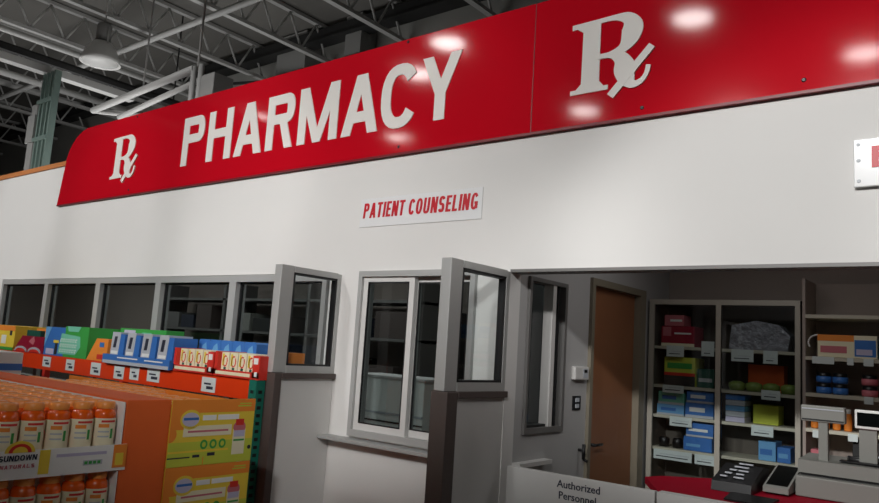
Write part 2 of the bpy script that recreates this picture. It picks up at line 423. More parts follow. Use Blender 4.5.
# ---------------------------------------------------------------- counselling partitions
def partition(x, label, yo, depth_post):
    r = thing('counseling_partition', label, 'partition', (x, 0, 0))
    th = .05
    box('lower_panel', x-th/2, x+th/2, -.49, -.002, .02, 1.365, PANEL, r, .003)
    box('end_post', x-.06, x+.05, yo, -.49, 0, 1.40, TAUPE, r, .004)
    box('ledge', x-.055, x+.055, -.49, -.002, 1.366, 1.402, TAUPE, r, .003)
    f = MB()
    f.box(x-.045, x+.025, yo, yo+.11, 1.402, 2.118, ALU, .004)
    f.box(x-.03, x+.03, -.035, -.002, 1.402, 2.11, ALU)
    f.box(x-.03, x+.03, yo+.11, -.035, 2.075, 2.115, ALU); f.box(x-.03, x+.03, yo+.11, -.035, 1.402, 1.45, ALU)
    fr = f.build('glass_frame', ALU, r)
    g = MB(); k_ = .014; ya, yb = yo+.11, -.035
    g.box(x-.02, x+.024, ya, ya+k_, 1.45, 2.075, GASK); g.box(x-.02, x+.024, yb-k_, yb, 1.45, 2.075, GASK)
    g.box(x-.02, x+.024, ya, yb, 2.061, 2.075, GASK); g.box(x-.02, x+.024, ya, yb, 1.45, 1.462, GASK)
    g.build('gasket', GASK, fr)
    box('pane', x-.003, x+.003, ya+k_, yb-k_, 1.462, 2.061, GLASSC, r)
    return r
partition(-3.83, 'grey framed glass partition on a taupe post, nearer the product rack', -.55, .1)
partition(-2.39, 'grey framed glass partition on a taupe post, between sliding window and entry', -.585, .1)

lg = MB(); lg.box(-3.80, -2.42, -.115, -.005, .962, .985, ALU, .003)
tag(lg.build('window_ledge', ALU), 'pale narrow ledge under the sliding service window', 'ledge')

# ---------------------------------------------------------------- entry gate and counter
gt = thing('counter_gate', 'white half height gate reading Authorized Personnel across the entry', 'gate', (-1.85, -.02, 0))
box('gate_panel', -2.30, -1.425, -.03, .01, .02, .985, PANEL, gt, .004)
def small_text(s, x, z, size, y, m, parent, name='lettering'):
    cu = bpy.data.curves.new('lettering', 'FONT'); cu.body = s; cu.size = size; cu.extrude = .0008; cu.align_x = 'CENTER'; cu.offset = .0006; cu.resolution_u = 2
    o = bpy.data.objects.new('tmp', cu); C.objects.link(o)
    dg = bpy.context.evaluated_depsgraph_get(); me = bpy.data.meshes.new_from_object(o.evaluated_get(dg))
    bpy.data.objects.remove(o)
    me.transform(Matrix.Translation((x, y, z)) @ Matrix.Rotation(PI/2, 4, 'X'))
    me.materials.clear(); me.materials.append(m)
    o = bpy.data.objects.new(name, me); C.objects.link(o); o.parent = parent; o.matrix_parent_inverse = Matrix.Translation(-parent.location)
    return o
small_text('Authorized', -1.845, .921, .056, -.032, INK, gt)
small_text('Personnel', -1.850, .862, .056, -.032, INK, gt)
struct(box('trim_4', -1.415, 3, -.03, .04, 0, .985, PANEL))
ct = thing('service_counter', 'counter with a red top behind the white front, right of the gate', 'counter', (-.2, .4, 0))
MB().prism_xy([(-1.44,.045),(-1.66,.42),(-1.60,.56),(-1.48,.66),(-1.30,.84),(.8,.84),(.8,.045)], .945, .98, COUNTR).build('countertop', COUNTR, ct)
box('cabinet', -1.36, .78, .06, .70, 0, .945, PANEL, ct)

# black terminal with white marks, signature pad, till, displays
t = thing('card_terminal', 'rounded black device with white markings on the red counter', 'card terminal', (-1.12, .5, .98))
mb = MB(); mb.prism_yz([(.35,.982),(.72,.982),(.74,1.03),(.70,1.085),(.60,1.10),(.36,1.03)], -1.27, -1.07, BLACK); mb.build('body', BLACK, t)
mk = MB()
for i in range(5):
    yy = .40+.045*i; zz = 1.033+(yy-.36)*.29+.006
    box('key', -1.24+.012*i, -1.205+.012*i, yy, yy+.022, zz, zz+.006, GREYP, t)
    box('key', -1.17, -1.12-.01*(i%2), yy, yy+.014, zz, zz+.006, GREYP, t)
tag(MB().prism_xy([(-1.13,.10),(-.93,.08),(-.93,.33),(-1.16,.33)], .982, .990, BLACK).build('counter_mat', BLACK), 'flat black mat lying on the red counter', 'mat')
t = thing('signature_pad', 'grey signature pad with a dark sloping screen beside the till', 'signature pad', (-1.0, .6, .99))
mb = MB(); mb.prism_yz([(.50,.992),(.80,.992),(.80,1.105),(.50,1.02)], -1.05, -.925, TILL); mb.build('body', TILL, t)
mb = MB(); mb.poly([(-1.04,.525,1.0285),(-.935,.525,1.0285),(-.935,.785,1.102),(-1.04,.785,1.102),(-1.04,.525,1.030),(-.935,.525,1.030),(-.935,.785,1.1035),(-1.04,.785,1.1035)], [(0,1,2,3),(4,5,6,7),(0,1,5,4),(1,2,6,5),(2,3,7,6),(3,0,4,7)], SCREEN); mb.build('screen', SCREEN, t)

t = thing('cash_register', 'pale grey cash register with a white customer display on a pole', 'cash register', (-.72, .75, .98))
box('drawer_base', -.915, -.42, .60, .95, .982, 1.085, TILL, t, .006)
mb = MB(); mb.prism_yz([(.64,1.10),(.92,1.10),(.92,1.18),(.64,1.165)], -.91, -.44, TILL); mb.box(-.90,-.45,.66,.90,1.085,1.10,BLACK); mb.build('printer', TILL, t)
tp = MB(); tp.box(-.72,-.52,.68,.74,1.176,1.182,BLACK); tp.tube((-.70,.8,1.18),(-.55,.85,1.18),.02,BLACK); tp.build('paper_slot', BLACK, t)
mb = MB(); mb.box(-.822, -.778, .70, .74, 1.165, 1.37, TILL); mb.build('pole', TILL, t)
mb = MB(); mb.box(-.906, -.695, .69, .75, 1.365, 1.45, TILL, .006); d_ = mb.build('customer_display', WHITEP, t)
mb = MB(); mb.box(-.90,-.70,.686,.69,1.43,1.436,GREYP); mb.box(-.90,-.70,.686,.69,1.374,1.38,BLACK); mb.build('seam', GREYP, d_)
t = thing('monitor', 'white edged dark screen at right, beside the customer display', 'monitor', (-.5, .75, .98))
mb = MB(); mb.box(-.652, -.36, .70, .74, 1.352, 1.448, WHITEP, .005); mb.build('bezel', WHITEP, t)
box('screen', -.64, -.372, .697, .70, 1.367, 1.435, SCREEN, t)
mb = MB(); mb.box(-.635, -.555, .72, .76, 1.183, 1.352, TILL); mb.build('stand', WHITEP, t)

# ---------------------------------------------------------------- display case with sliding glass (entry back)
CY = 2.1
case = thing('display_case', 'tall glass door case of boxed goods beside the wooden door', 'display case', (-1.77, CY, 0))
xa, xm, xb = -2.335, -1.78, -1.20
b = MB(); b.box(xa, xb, 2.47, 2.49, .1, 2.14, CASEB); b.box(xa, xa+.02, CY+.03, 2.47, .1, 2.14, CASEB); b.box(xb-.02, xb, CY+.03, 2.47, .1, 2.14, CASEB); b.box(xa, xb, CY+.03, 2.47, 2.12, 2.14, CASEB); b.box(xa, xb, CY, 2.49, 0, .1, CASEB)
b.build('carcass', CASEB, case)
SH = [1.765, 1.452, 1.215, .96, .62]
for z in SH: box('shelf', xa+.02, xb-.02, CY+.05, 2.47, z-.022, z, SHELFW, case)
for (p, q, y) in ((xa, xm+.02, CY), (xm-.02, xb, CY+.002)):
    f = MB(); f.box(p, p+.04, y, y+.025, .1, 2.14, CASEF); f.box(q-.035, q, y, y+.025, .1, 2.14, CASEF); f.box(p+.04, q-.035, y, y+.025, 2.10, 2.14, CASEF); f.box(p+.04, q-.035, y, y+.025, .1, .14, CASEF)
    d_ = f.build('glass_door', CASEF, case); box('pane', p+.04, q-.035, y+.01, y+.014, .14, 2.10, GLASSC, d_)
tags_ = [(-2.198,-2.058,1.683,1.771),(-1.919,-1.82,1.70,1.815),(-1.691,-1.53,1.675,1.765),(-1.46,-1.36,1.67,1.765),(-2.224,-2.053,1.395,1.455),(-1.473,-1.342,1.405,1.475),(-2.161,-1.985,1.139,1.212),(-1.542,-1.389,1.136,1.212),(-2.286,-1.981,.87,.945),(-1.959,-1.80,.87,.945)]
for a, b_, z0, z1 in tags_:
    mb = MB(); mb.box(a, b_, CY+.036, CY+.040, z0, z1, TAG)
    mb.box(a+.02, b_-.03, CY+.034, CY+.036, z0+.02, z0+.026, INK); mb.box(a+.05, b_-.02, CY+.034, CY+.036, z0+.04, z0+.044, GREYP)
    mb.build('shelf_tag', TAG, case)

def carton(name, label, cat, x0, x1, y0, y1, z0, z1, m, bands=(), group=None, bev=.003):
    """bands: (u0,u1,v0,v1,material) printed patches on the front (-Y) face"""
    r = thing(name, label, cat, ((x0+x1)/2, (y0+y1)/2, z0), group)
    box('carton', x0, x1, y0, y1, z0, z1, m, r, bev)
    if bands:
        mb = MB()
        for i, (u0, u1, v0, v1, mm) in enumerate(bands):
            e = .001+.0006*i
            mb.box(x0+(x1-x0)*u0, x0+(x1-x0)*u1, y0-e, y0+.0, z0+(z1-z0)*v0, z0+(z1-z0)*v1, mm)
        mb.build('print', m, r)
    return r
# case contents
carton('product_box', 'red and pink box on the top shelf of the glass case', 'box', -2.26, -1.99, 2.18, 2.40, 1.767, 1.93, MAROON, [(.0,1,0,.15,CREAM),(.05,.3,.5,.95,PINK),(.4,.9,.6,.68,WHITEP)])
carton('product_box', 'small pink box lying on the red box in the glass case', 'box', -2.24, -2.08, 2.19, 2.36, 1.932, 2.02, PINK, [(.3,.9,.4,.6,WHITEP)])
carton('product_box', 'olive green box on the second shelf of the glass case', 'box', -2.23, -1.98, 2.18, 2.40, 1.454, 1.68, LIME, [(0,1,0,.35,DARKST),(0,1,.35,.46,REDP),(.1,.9,.6,.8,GRN)])
carton('product_box', 'dark green narrow box on the second shelf of the glass case', 'box', -1.97, -1.84, 2.2, 2.40, 1.454, 1.60, DGRN, [(.1,.9,.3,.5,GREYP)])
bx = [(-2.28,-2.06,1.217,1.30),(-2.05,-1.83,1.217,1.33),(-2.27,-2.06,1.302,1.40),(-2.04,-1.83,1.332,1.42)]
names_ = ['teal', 'blue', 'sea green', 'bright blue']
posn = ['lower left on the third shelf', 'lower right on the third shelf', 'stacked left on the third shelf', 'stacked right on the third shelf']
for i, (a, b_, z0, z1) in enumerate(bx):
    carton('product_box', '%s box %s of the glass case' % (names_[i], posn[i]), 'box', a, b_, 2.17, 2.38, z0, z1, [LBLUE, BLUE, MINT, BLUE][i], [(0,1,0,.18,GREYP),(.15,.7,.4,.7,WHITEP if i%2 else BLUE)])
carton('product_box', 'blue box on the fourth shelf, left half of the glass case', 'box', -2.04, -1.83, 2.17, 2.38, 1.07, 1.175, BLUE, [(.1,.8,.4,.6,WHITEP),(0,1,0,.14,GREYP)])
carton('product_box', 'dark blue box under the blue box on the fourth shelf', 'box', -2.06, -1.84, 2.17, 2.38, .962, 1.068, BLUE, [(.1,.6,.3,.5,LBLUE)])
for i, (xx, lab) in enumerate(((-2.24, 'small dark jar at the left end of the fourth case shelf'), (-2.13, 'small dark jar beside the blue boxes on the fourth case shelf'))):
    mb = MB(); mb.lathe([(.001,0),(.04,0),(.042,.06),(.03,.075)], BLACK, 14); o = mb.build('jar', BLACK); o.location = (xx, 2.24, .962); tag(o, lab, 'jar')
pk = MB(); pk.prism_xz([(-1.72,1.767),(-1.30,1.767),(-1.28,1.88),(-1.36,1.96),(-1.52,1.99),(-1.70,1.95)], 2.17, 2.36, None)
plastic = mat('crinkled_plastic', srgb(150,150,158), .12, noise=.4, nscale=14, bump=.9, bscale=22, coat=.6)
pk.mats = [plastic]; tag(pk.build('plastic_wrapped_pack', plastic), 'shiny plastic wrapped pack on the top shelf, right half of the case', 'pack')
for i in range(4):
    mb = MB(); mb.lathe([(.001,0),(.05,0),(.062,.03),(.06,.055),(.03,.07),(.001,.072)], mat('packet_green', srgb(120,140,66), .5, noise=.3, nscale=30), 14); o = mb.build('produce_bag', GRN); o.location = (-1.68+.125*i, 2.25, 1.454)
    tag(o, 'green bulging packet on the second shelf, right half of the case', 'packet', 'green packets in the glass case')
carton('product_box', 'pale orange carton behind the green packets in the case', 'box', -1.62, -1.36, 2.33, 2.45, 1.454, 1.66, CARDO)
for i in range(5):
    carton('booklet_stack', 'pale blue booklet pack, one of a pile in the right half of the case', 'box', -1.74, -1.60, 2.17, 2.36, 1.217+.041*i, 1.217+.041*i+.038, [LAV, GREYP, LBLUE, GREYP, BLUE][i], group='booklet pile in the case')
carton('product_box', 'yellow green box on the third shelf, right half of the case', 'box', -1.56, -1.38, 2.25, 2.42, 1.217, 1.36, LIME)
carton('product_box', 'light blue box on the fourth shelf, right half of the case', 'box', -1.50, -1.38, 2.17, 2.36, .962, 1.10, LBLUE, [(.1,.8,.3,.6,BLUE)])
carton('product_box', 'deep blue box beside the light blue box, right half of the case', 'box', -1.37, -1.28, 2.17, 2.36, .962, 1.07, BLUE, [(.1,.8,.3,.6,LBLUE)])

# open shelving at right
os_ = thing('open_shelving', 'cream open wall shelving right of the glass case', 'shelving', (-.5, 2.3, 0))
f = MB(); f.box(-1.185, -1.165, CY, 2.49, 0, 2.30, INDARK); f.box(.78, .80, CY, 2.49, 0, 2.3, INDARK); f.box(-1.165, .78, 2.47, 2.49, 0, 2.3, INDARK); f.build('carcass', INDARK, os_)
for z in (2.04, 1.74, 1.482, 1.235, .96, .6): box('shelf', -1.165, .78, CY, 2.47, z-.025, z, SHELFW, os_)
for a, b_, z1 in ((-1.12,-.98,1.742),(-.90,-.86,1.742),(-.80,-.74,1.742),(-.80,-.745,1.485),(-1.12,-1.03,1.225),(-.9,-.84,1.225)):
    box('shelf_tag', a, b_, CY-.006, CY-.002, z1-.05, z1, TAG, os_)
carton('product_box', 'long yellow and white box with blue end on the open shelf', 'box', -1.09, -.72, 2.12, 2.34, 1.742, 1.90, CREAM, [(0,.62,.72,1,ORP),(.63,.98,.08,.8,BLUE),(.05,.5,.2,.5,PINK),(.66,.92,.15,.4,LAV)])
carton('product_box', 'teal blue box at the right end of the yellow and white box', 'box', -.70, -.45, 2.12, 2.34, 1.742, 1.88, LBLUE, [(.1,.7,.3,.6,BLUE)])
cable = MB()
for i in range(8):
    a0, a1 = PI/2+PI*.7*i/8, PI/2+PI*.7*(i+1)/8
    cable.tube((-1.09+.06*math.cos(a0), 2.12, 1.84+.055*math.sin(a0)), (-1.09+.06*math.cos(a1), 2.12, 1.84+.055*math.sin(a1)), .006, WHITEP, 6)
tag(cable.build('carry_handle', WHITEP), 'thin white loop handle hooked at the left end of the open shelf box', 'handle')
for i in range(2):
    for j in range(2):
        for k_, x0 in enumerate((-1.115, -.83)):
            mb = MB(); mb.lathe([(.001,0),(.045,0),(.05,.01),(.05,.045),(.001,.045)], BLUE if k_ == 0 else PINK, 16); mb.lathe([(.044,.045),(.044,.072),(.001,.072)], BLACK, 16)
            o = mb.build('jar', BLUE); o.location = (x0+.055+.105*i, 2.17, 1.484+.076*j)
            if k_ == 0: tag(o, 'black lidded blue jar, stacked two high on the open shelf', 'jar', 'blue jars on the open shelf')
            else: tag(o, 'black lidded pink jar, stacked at the right on the open shelf', 'jar', 'pink jars on the open shelf')
for i in range(4):
    r = thing('pill_bottle', 'small white capped orange bottle behind the customer display', 'bottle', (-1.12+.07*i, 2.17, 1.237), 'small bottles on the third open shelf')
    mb = MB(); mb.lathe([(.001,0),(.024,0),(.026,.01),(.026,.10),(.018,.12)], ORP, 12); o = mb.build('body', ORP); o.parent = r
    mb = MB(); mb.lathe([(.02,.12),(.02,.15),(.001,.15)], WHITEP, 12); o = mb.build('cap', WHITEP); o.parent = r
carton('product_box', 'pink carton on the lowest visible open shelf, left end', 'box', -1.14, -1.05, 2.13, 2.25, .962, 1.09, PINK, [(.1,.9,.5,.8,WHITEP)])
carton('product_box', 'dark carton behind the till on the open shelf', 'box', -.88, -.62, 2.14, 2.3, .962, 1.18, DARKST, [(.35,.65,.2,.6,GREYP)])
carton('product_box', 'red edged small box beside the monitor on the third open shelf', 'box', -.83, -.78, 2.13, 2.25, 1.237, 1.36, REDP)

# ---------------------------------------------------------------- dispensary seen through the windows
ws = thing('storage_rack', 'grey storage rack in the dim room behind the strip windows', 'rack', (-7, 2.2, 0))
for x in (-9.6, -8.0, -6.4, -4.8): box('upright', x, x+.05, 2.0, 2.5, 0, 2.3, ALUD, ws)
for z in (.8, 1.25, 1.7, 2.1): box('shelf', -9.6, -4.75, 2.0, 2.5, z-.03, z, ALUD, ws)
k_ = 0
for z in (1.25, 1.7):
    x = -9.5
    while x < -5.0:
        w = random.uniform(.25,.5); h_ = random.uniform(.15,.34)
        if x+w > -4.85: break
        hit = any(x < p+.06 and x+w > p-.01 for p in (-8.0,-6.4))
        if not hit:
            mm = [TILL, DARKST, TAUPE, ALUD, INK, TAUPE][k_ % 6]; k_ += 1
            o = box('storage_box', x, x+w, 2.05, 2.4, z+.001, z+h_, mm, None, .004)
            tag(o, 'storage box on the rack behind the strip windows', 'box', 'boxes on the dispensary rack')
        x += w+.06
o = thing('office_cabinet', 'white low cabinet with ledges seen through the sliding window', 'cabinet', (-3.9, .8, 0))
box('body', -4.25, -3.45, .60, 1.0, 0, 1.37, WHITEP, o, .004)
box('top', -4.27, -3.43, .58, 1.02, 1.372, 1.39, PANEL, o)
mb = MB(); mb.box(-4.25,-3.45,.585,.60,1.10,1.115,GREYP); mb.box(-4.25,-3.45,.585,.60,1.04,1.05,BLACK); mb.build('drawer_gap', GREYP, o)
tag(box('dark_locker', -3.70, -3.58, 1.1, 1.4, 0, 1.93, DARKST), 'dark narrow locker standing behind the white cabinet', 'locker')

dsh = thing('stock_shelving', 'dark shelving of stock seen through the entry side window', 'shelving', (-3.1, 1.6, 0))
mb = MB(); mb.box(-3.38,-3.36,1.45,2.55,0,2.25,DARKST); mb.box(-3.36,-2.95,1.45,1.47,0,2.25,DARKST); mb.box(-3.36,-2.95,2.53,2.55,0,2.25,DARKST); mb.build('frame', DARKST, dsh)
for z in (1.0,1.35,1.7,2.05): box('shelf', -3.36, -2.95, 1.47, 2.53, z-.02, z, TAUPE, dsh)
for j, z in enumerate((1.0,1.35,1.7)):
    for i in range(5):
        hh = .13+.05*((i*3+j)%4); tag(box('stock_box', -3.25, -3.0, 1.5+.2*i, 1.66+.2*i, z+.001, z+hh, [TAUPE, INK, DARKST, TILL][(i+j)%4], None, .003), 'small carton on the dark shelving behind the entry side window', 'box', 'stock cartons behind the side window')

# ---------------------------------------------------------------- pallet rack with goods
RX0, RX1, RYF, RYB = -10.6, -3.93, -.60, -.14
rk = thing('pallet_rack', 'orange and teal pallet rack along the white wall under the windows', 'rack', (-7, -.35, 0))
for y in (RYF, RYB-.05):
    box('beam', RX0+.05, RX1+.02, y, y+.05, 1.21, 1.345, ORANGE, rk, .003)
dk = MB()
for i in range(60): dk.box(RX0+.06+i*.11, RX0+.07+i*.11, RYF+.05, RYB-.05, 1.33, 1.345, STEEL)
dk.box(RX0+.05, RX1, RYF+.05, RYB-.05, 1.325, 1.33, DARKST)
dk.build('wire_deck', STEEL, rk)
def upright(x, y, m):
    u = MB(); u.box(x, x+.075, y, y+.07, 0, 1.345, m)
    for i in range(25): 
        z = .06+i*.05
        u.box(x+.022, x+.052, y-.002, y, z, z+.022, BLACK)
        u.box(x+.075, x+.077, y+.02, y+.05, z, z+.022, BLACK)
    return u
for x in (RX1, RX0-.03):
    for y in (RYF-.03, RYB-.06): upright(x, y, TEAL).build('upright', TEAL, rk)
for x in (-8.05, -6.95, -5.6):
    box('shelf_support', x, x+.05, RYF+.002, RYF+.05, 1.08, 1.21, REDP, rk)
tp_ = [(-7.50,-7.38,1.246,1.33),(-6.955,-6.80,1.24,1.33),(-6.51,-6.36,1.235,1.33),(-6.07,-5.91,1.23,1.33),(-5.69,-5.54,1.225,1.325),(-5.45,-5.32,1.235,1.335),(-5.20,-5.03,1.24,1.335),(-4.49,-4.33,1.225,1.325)]
for a, b_, z0, z1 in tp_:
    mb = MB(); mb.box(a, b_, RYF-.004, RYF-.001, z0, z1, TAG)
    mb.box(a+.03, b_-.05, RYF-.0055, RYF-.004, z0+.05, z0+.062, INK); mb.box(a+.06, b_-.025, RYF-.0055, RYF-.004, z0+.02, z0+.04, INK)
    mb.build('price_tag', TAG, rk)
ZD = 1.347
def slopefront(name, label, x0, x1, z1, m, bands, y0=-.60, y1=-.2):
    return carton(name, label, 'box', x0, x1, y0, y1, ZD, z1, m, bands)
slopefront('product_box', 'yellow carton with dark flecks, leftmost on the orange rack', -8.35, -7.63, 1.585, YEL, [(.0,1,.78,1,ORP),(.1,.25,.3,.6,WHITEP),(.35,.5,.2,.55,ORP),(.6,.75,.25,.6,WHITEP),(.86,.92,.6,.8,INK),(.2,.3,.8,.92,INK),(0,1,0,.12,GRN)])
c_ = carton('product_box', 'yellow and orange carton behind the maroon box on the rack', 'box', -7.53, -6.99, -.44, -.2, ZD, 1.575, YEL, [(0,1,.8,1,ORP),(.1,.3,.4,.7,WHITEP)])
# maroon slanted tray
r = thing('display_tray', 'maroon slanted display tray with a dark green band on the rack', 'display tray', (-7.25, -.5, ZD))
mb = MB(); mb.prism_xz([(-7.62,ZD),(-6.985,ZD),(-6.985,1.50),(-7.45,1.50)], -.60, -.45, MAROON); mb.build('tray', MAROON, r)
mb = MB(); mb.prism_xz([(-7.36,1.50),(-7.08,1.50),(-7.08,1.555),(-7.36,1.555)], -.60, -.56, DGRN)
mb.prism_xz([(-7.30,1.45),(-7.2,1.50),(-7.17,1.45),(-7.2,1.42)], -.603, -.60, PINK); mb.build('header', DGRN, r)
for cx in (-7.45, -7.16):
    mb = MB()
    for p in ring(cx, ZD+.005, .13, .05, .02, .02, 0, 180, 2, 10): mb.prism_xz(p, -.606, -.60, GREYP)
    for p in ring(cx, ZD+.005, .11, .03, .05, .03, 0, 180, 2, 10): mb.prism_xz(p, -.604, -.60, REDP)
    mb.build('oval_print', GREYP, r)
# blue / green carton
r = thing('product_box', 'wide blue and green carton with white script on the rack', 'box', (-6.5, -.5, ZD))
mb = MB(); mb.box(-6.975,-6.60,-.60,-.25,ZD,1.60,BLUE); mb.build('blue_section', BLUE, r)
mb = MB(); mb.box(-6.60,-6.18,-.60,-.25,ZD,1.615,GRN); mb.build('green_section', GRN, r)
mb = MB()
mb.prism_xz([(-6.975,1.42),(-6.975,1.60),(-6.86,1.60)], -.602, -.60, LBLUE); mb.prism_xz([(-6.56,1.615),(-6.32,1.615),(-6.36,1.57),(-6.54,1.57)], -.602, -.60, MINT)
mb.prism_xz([(-6.70,1.37),(-6.38,1.37),(-6.30,1.44),(-6.32,1.53),(-6.66,1.55)], -.602, -.60, MINT)
for j in range(3):
    for i in range(7): 
        x = -6.65+.045*i; z = 1.40+.045*j
        for p in ring(x, z, .016, .016, .007, .007, 20, 320, 2, 8): mb.prism_xz([(a+.3*(b_-z), b_) for a, b_ in p], -.604, -.60, WHITEP)
mb.prism_xz([(-6.93,ZD+.01),(-6.78,ZD+.01),(-6.78,ZD+.06),(-6.93,ZD+.06)], -.602, -.60, LAV)
mb.box(-6.80,-6.70,-.602,-.60,1.46,1.485,YEL); mb.box(-6.76,-6.72,-.604,-.60,1.36,1.46,DARKST)
mb.build('print', MINT, r)
r = thing('product_box', 'orange carton with slanted edge between green carton and blue tray', 'box', (-6.0, -.5, ZD))
mb = MB(); mb.prism_xz([(-6.175,ZD),(-5.84,ZD),(-5.84,1.53),(-6.03,1.53)], -.60, -.47, ORP); mb.build('carton', ORP, r)
mb = MB(); mb.box(-6.0,-5.86,-.602,-.60,1.36,1.40,REDP); mb.box(-5.97,-5.9,-.602,-.60,1.46,1.50,BLUE); mb.build('print', REDP, r)
carton('product_box', 'green carton standing behind the orange carton on the rack', 'box', -6.17, -5.45, -.33, -.16, ZD, 1.63, GRN, [(.1,.35,.7,.95,LAV),(.5,.7,.75,.9,MINT)])
# blue-lipped tray with four grey packs
r = thing('display_tray', 'blue cardboard tray with a white lined lip on the rack', 'display tray', (-5.34, -.45, ZD))
mb = MB(); mb.box(-5.83,-4.86,-.64,-.625,ZD-.005,1.415,BLUE); mb.box(-5.83,-4.86,-.625,-.35,ZD,ZD+.01,BLUE); mb.box(-5.83,-5.815,-.625,-.35,ZD+.01,1.41,BLUE); mb.box(-4.875,-4.86,-.625,-.35,ZD+.01,1.41,BLUE); mb.build('tray', BLUE, r)
mb = MB(); mb.box(-5.82,-4.87,-.6415,-.64,ZD-.004,ZD+.022,GREYP); mb.box(-5.6,-5.3,-.6415,-.64,1.39,1.40,WHITEP); mb.box(-5.2,-4.95,-.6415,-.64,1.388,1.398,WHITEP); mb.build('print', GREYP, r)
base = None
for i in range(4):
    x = -5.80+.232*i
    r = thing('canister_pack', 'grey and blue pack with a dark window in the blue tray', 'pack', (x, -.5, ZD+.012), 'four packs in the blue tray')
    mb = MB(); mb.prism_xz([(0,0),(.12,0),(.145,.235),(.02,.235)], -.10, .10, GREYP); o = mb.build('carton', GREYP); o.parent = r
    mb = MB(); mb.prism_xz([(.122,0),(.205,0),(.215,.22),(.147,.22)], -.10, .10, BLUE); o = mb.build('side_panel', BLUE); o.parent = r
    mb = MB(); mb.prism_xz([(.045,.11),(.085,.11),(.10,.20),(.06,.20)], -.102, -.10, INK); mb.prism_xz([(.02,.06),(.12,.06),(.125,.085),(.024,.085)], -.102, -.10, WHITEP); o = mb.build('print', INK); o.parent = r
# blue wrapped packs behind
for i in range(5):
    x = -4.93+.14*i
    mb = MB(); mb.prism_xz([(0,0),(.137,0),(.137,.225),(.125,.237),(.012,.237),(0,.225)], 0, .16, BLUE)
    mb.prism_xz([(.03,.15),(.11,.15),(.09,.215),(.05,.19)], -.001, 0, LBLUE)
    o = mb.build('wrapped_pack', BLUE); o.location = (x, -.36, ZD)
    tag(o, 'blue wrapped pack in the back row behind the red and cream boxes', 'pack', 'blue wrapped packs on the rack')
for i in range(2):
    x = -4.84+.50*i
    r = thing('snack_tray', ['red tray of cream packets beside the blue tray', 'red tray of cream packets at the right end of the rack'][i], 'display tray', (x, -.5, ZD))
    mb = MB(); w = .485
    mb.box(0,w,-.12,-.11,0,.045,REDP); mb.box(0,w,-.11,.12,0,.01,REDP); mb.box(0,.03,-.12,.12,.01,.165,REDP); mb.box(w-.07,w,-.12,.12,.01,.155,REDP)
    o = mb.build('tray', REDP); o.parent = r
    mb = MB(); mb.box(.02,w-.09,-.1215,-.12,.012,.034,CREAM); mb.box(w-.06,w-.015,-.1215,-.12,.10,.14,WHITEP); mb.box(w-.045,w-.02,-.1215,-.12,.02,.05,WHITEP); o = mb.build('print', CREAM); o.parent = r
    for j in range(4):
        q = thing('cream_packet', 'cream packet with a red swirl standing in the red tray', 'packet', (x+.035+.094*j, -.5, ZD+.011), 'cream packets in the red trays')
        mb = MB(); mb.box(0,.082,-.09,.10,0,.15,CREAM); o = mb.build('packet', CREAM); o.parent = q
        mb = MB()
        for p in ring(.042,.09,.026,.04,.009,.009,60,400,2,10): mb.prism_xz(p,-.0915,-.09,REDP)
        mb.box(.03,.055,-.0915,-.09,.01,.05,DGRN); mb.box(.01,.03,-.0915,-.09,.06,.14,YEL); o = mb.build('print', REDP); o.parent = q
carton('product_box', 'small white and orange box on the rack seen through the partition glass', 'box', -4.05, -3.94, -.34, -.16, ZD, 1.53, ORP, [(0,1,.55,1,WHITEP)])

# white carton low left
o = carton('shipping_carton', 'white carton with a blue stripe behind the bottle display', 'carton', -7.4, -6.42, -1.22, -1.0, .902, 1.375, WHITEP)
box('stripe', -7.402, -6.418, -1.222, -.998, 1.23, 1.285, BLUE, o)
tag(box('supporting_carton', -7.4, -6.40, -1.24, -.98, 0, .90, BROWN, None, .004), 'brown carton under the white blue striped carton', 'carton')

# ---------------------------------------------------------------- gummy bottle pallet display
PX = -3.0
# bottle master
def make_bottle():
    r = thing('gummy_bottle', 'orange gummy vitamin bottle with a cream label, packed in the left trays', 'bottle', (0,0,0), 'orange bottles in the left trays')
    R_ = .046
    mb = MB(); mb.lathe([(.001,0),(R_*.92,0),(R_,.008),(R_,.205),(R_*.96,.222),(R_*.84,.235),(R_*.74,.238),(R_*.74,.244)], BOT, 18); o = mb.build('body', BOT); o.parent = r
    mb = MB(); mb.lathe([(R_*.80,.242),(R_*.82,.245),(R_*.82,.265),(R_*.74,.270),(.001,.270)], CAP, 18); o = mb.build('cap', CAP); o.parent = r
    mb = MB(); e = R_+.0008; mb.lathe([(e,.05),(e,.203)], CREAM, 16, a0=-1.9, a1=1.9)
    e += .0006
    mb.lathe([(e,.165),(e,.180)], ORP, 6, a0=-.9, a1=.0); mb.lathe([(e,.186),(e,.195)], REDP, 6, a0=-.7, a1=.6)
    mb.lathe([(e,.12),(e,.16)], GRN, 3, a0=.15, a1=.4); mb.lathe([(e,.145),(e,.151)], GREYP, 6, a0=-.9, a1=0.05); mb.lathe([(e,.125),(e,.131)], GREYP, 6, a0=-.9, a1=0.05)
    mb.lathe([(e,.09),(e,.165)], REDP, 3, a0=.95, a1=1.25)
    o = mb.build('label', CREAM); o.parent = r
    return r
bot = make_bottle(); first = True
L1, L0 = 1.040, .752
def add_bottle(x, y, z, label=None, group=None):
    global first
    if first: bot.location = (x, y, z); first = False; return bot
    r = dup(bot, (x, y, z)); r.rotation_euler.z = 0
    if label: r['label'] = label; r['group'] = group
    return r
for i in range(19):
    x = -3.060-.098*i
    for j in range(6):
        y = -2.048-.098*j
        if y < -2.60+(-3.0-x)*.40: continue
        add_bottle(x, y, L1)
for j in range(6):
    add_bottle(-3.060, -2.048-.098*j, L0, 'orange gummy vitamin bottle in the shaded tray below the lettered lip', 'orange bottles in the lower left tray')
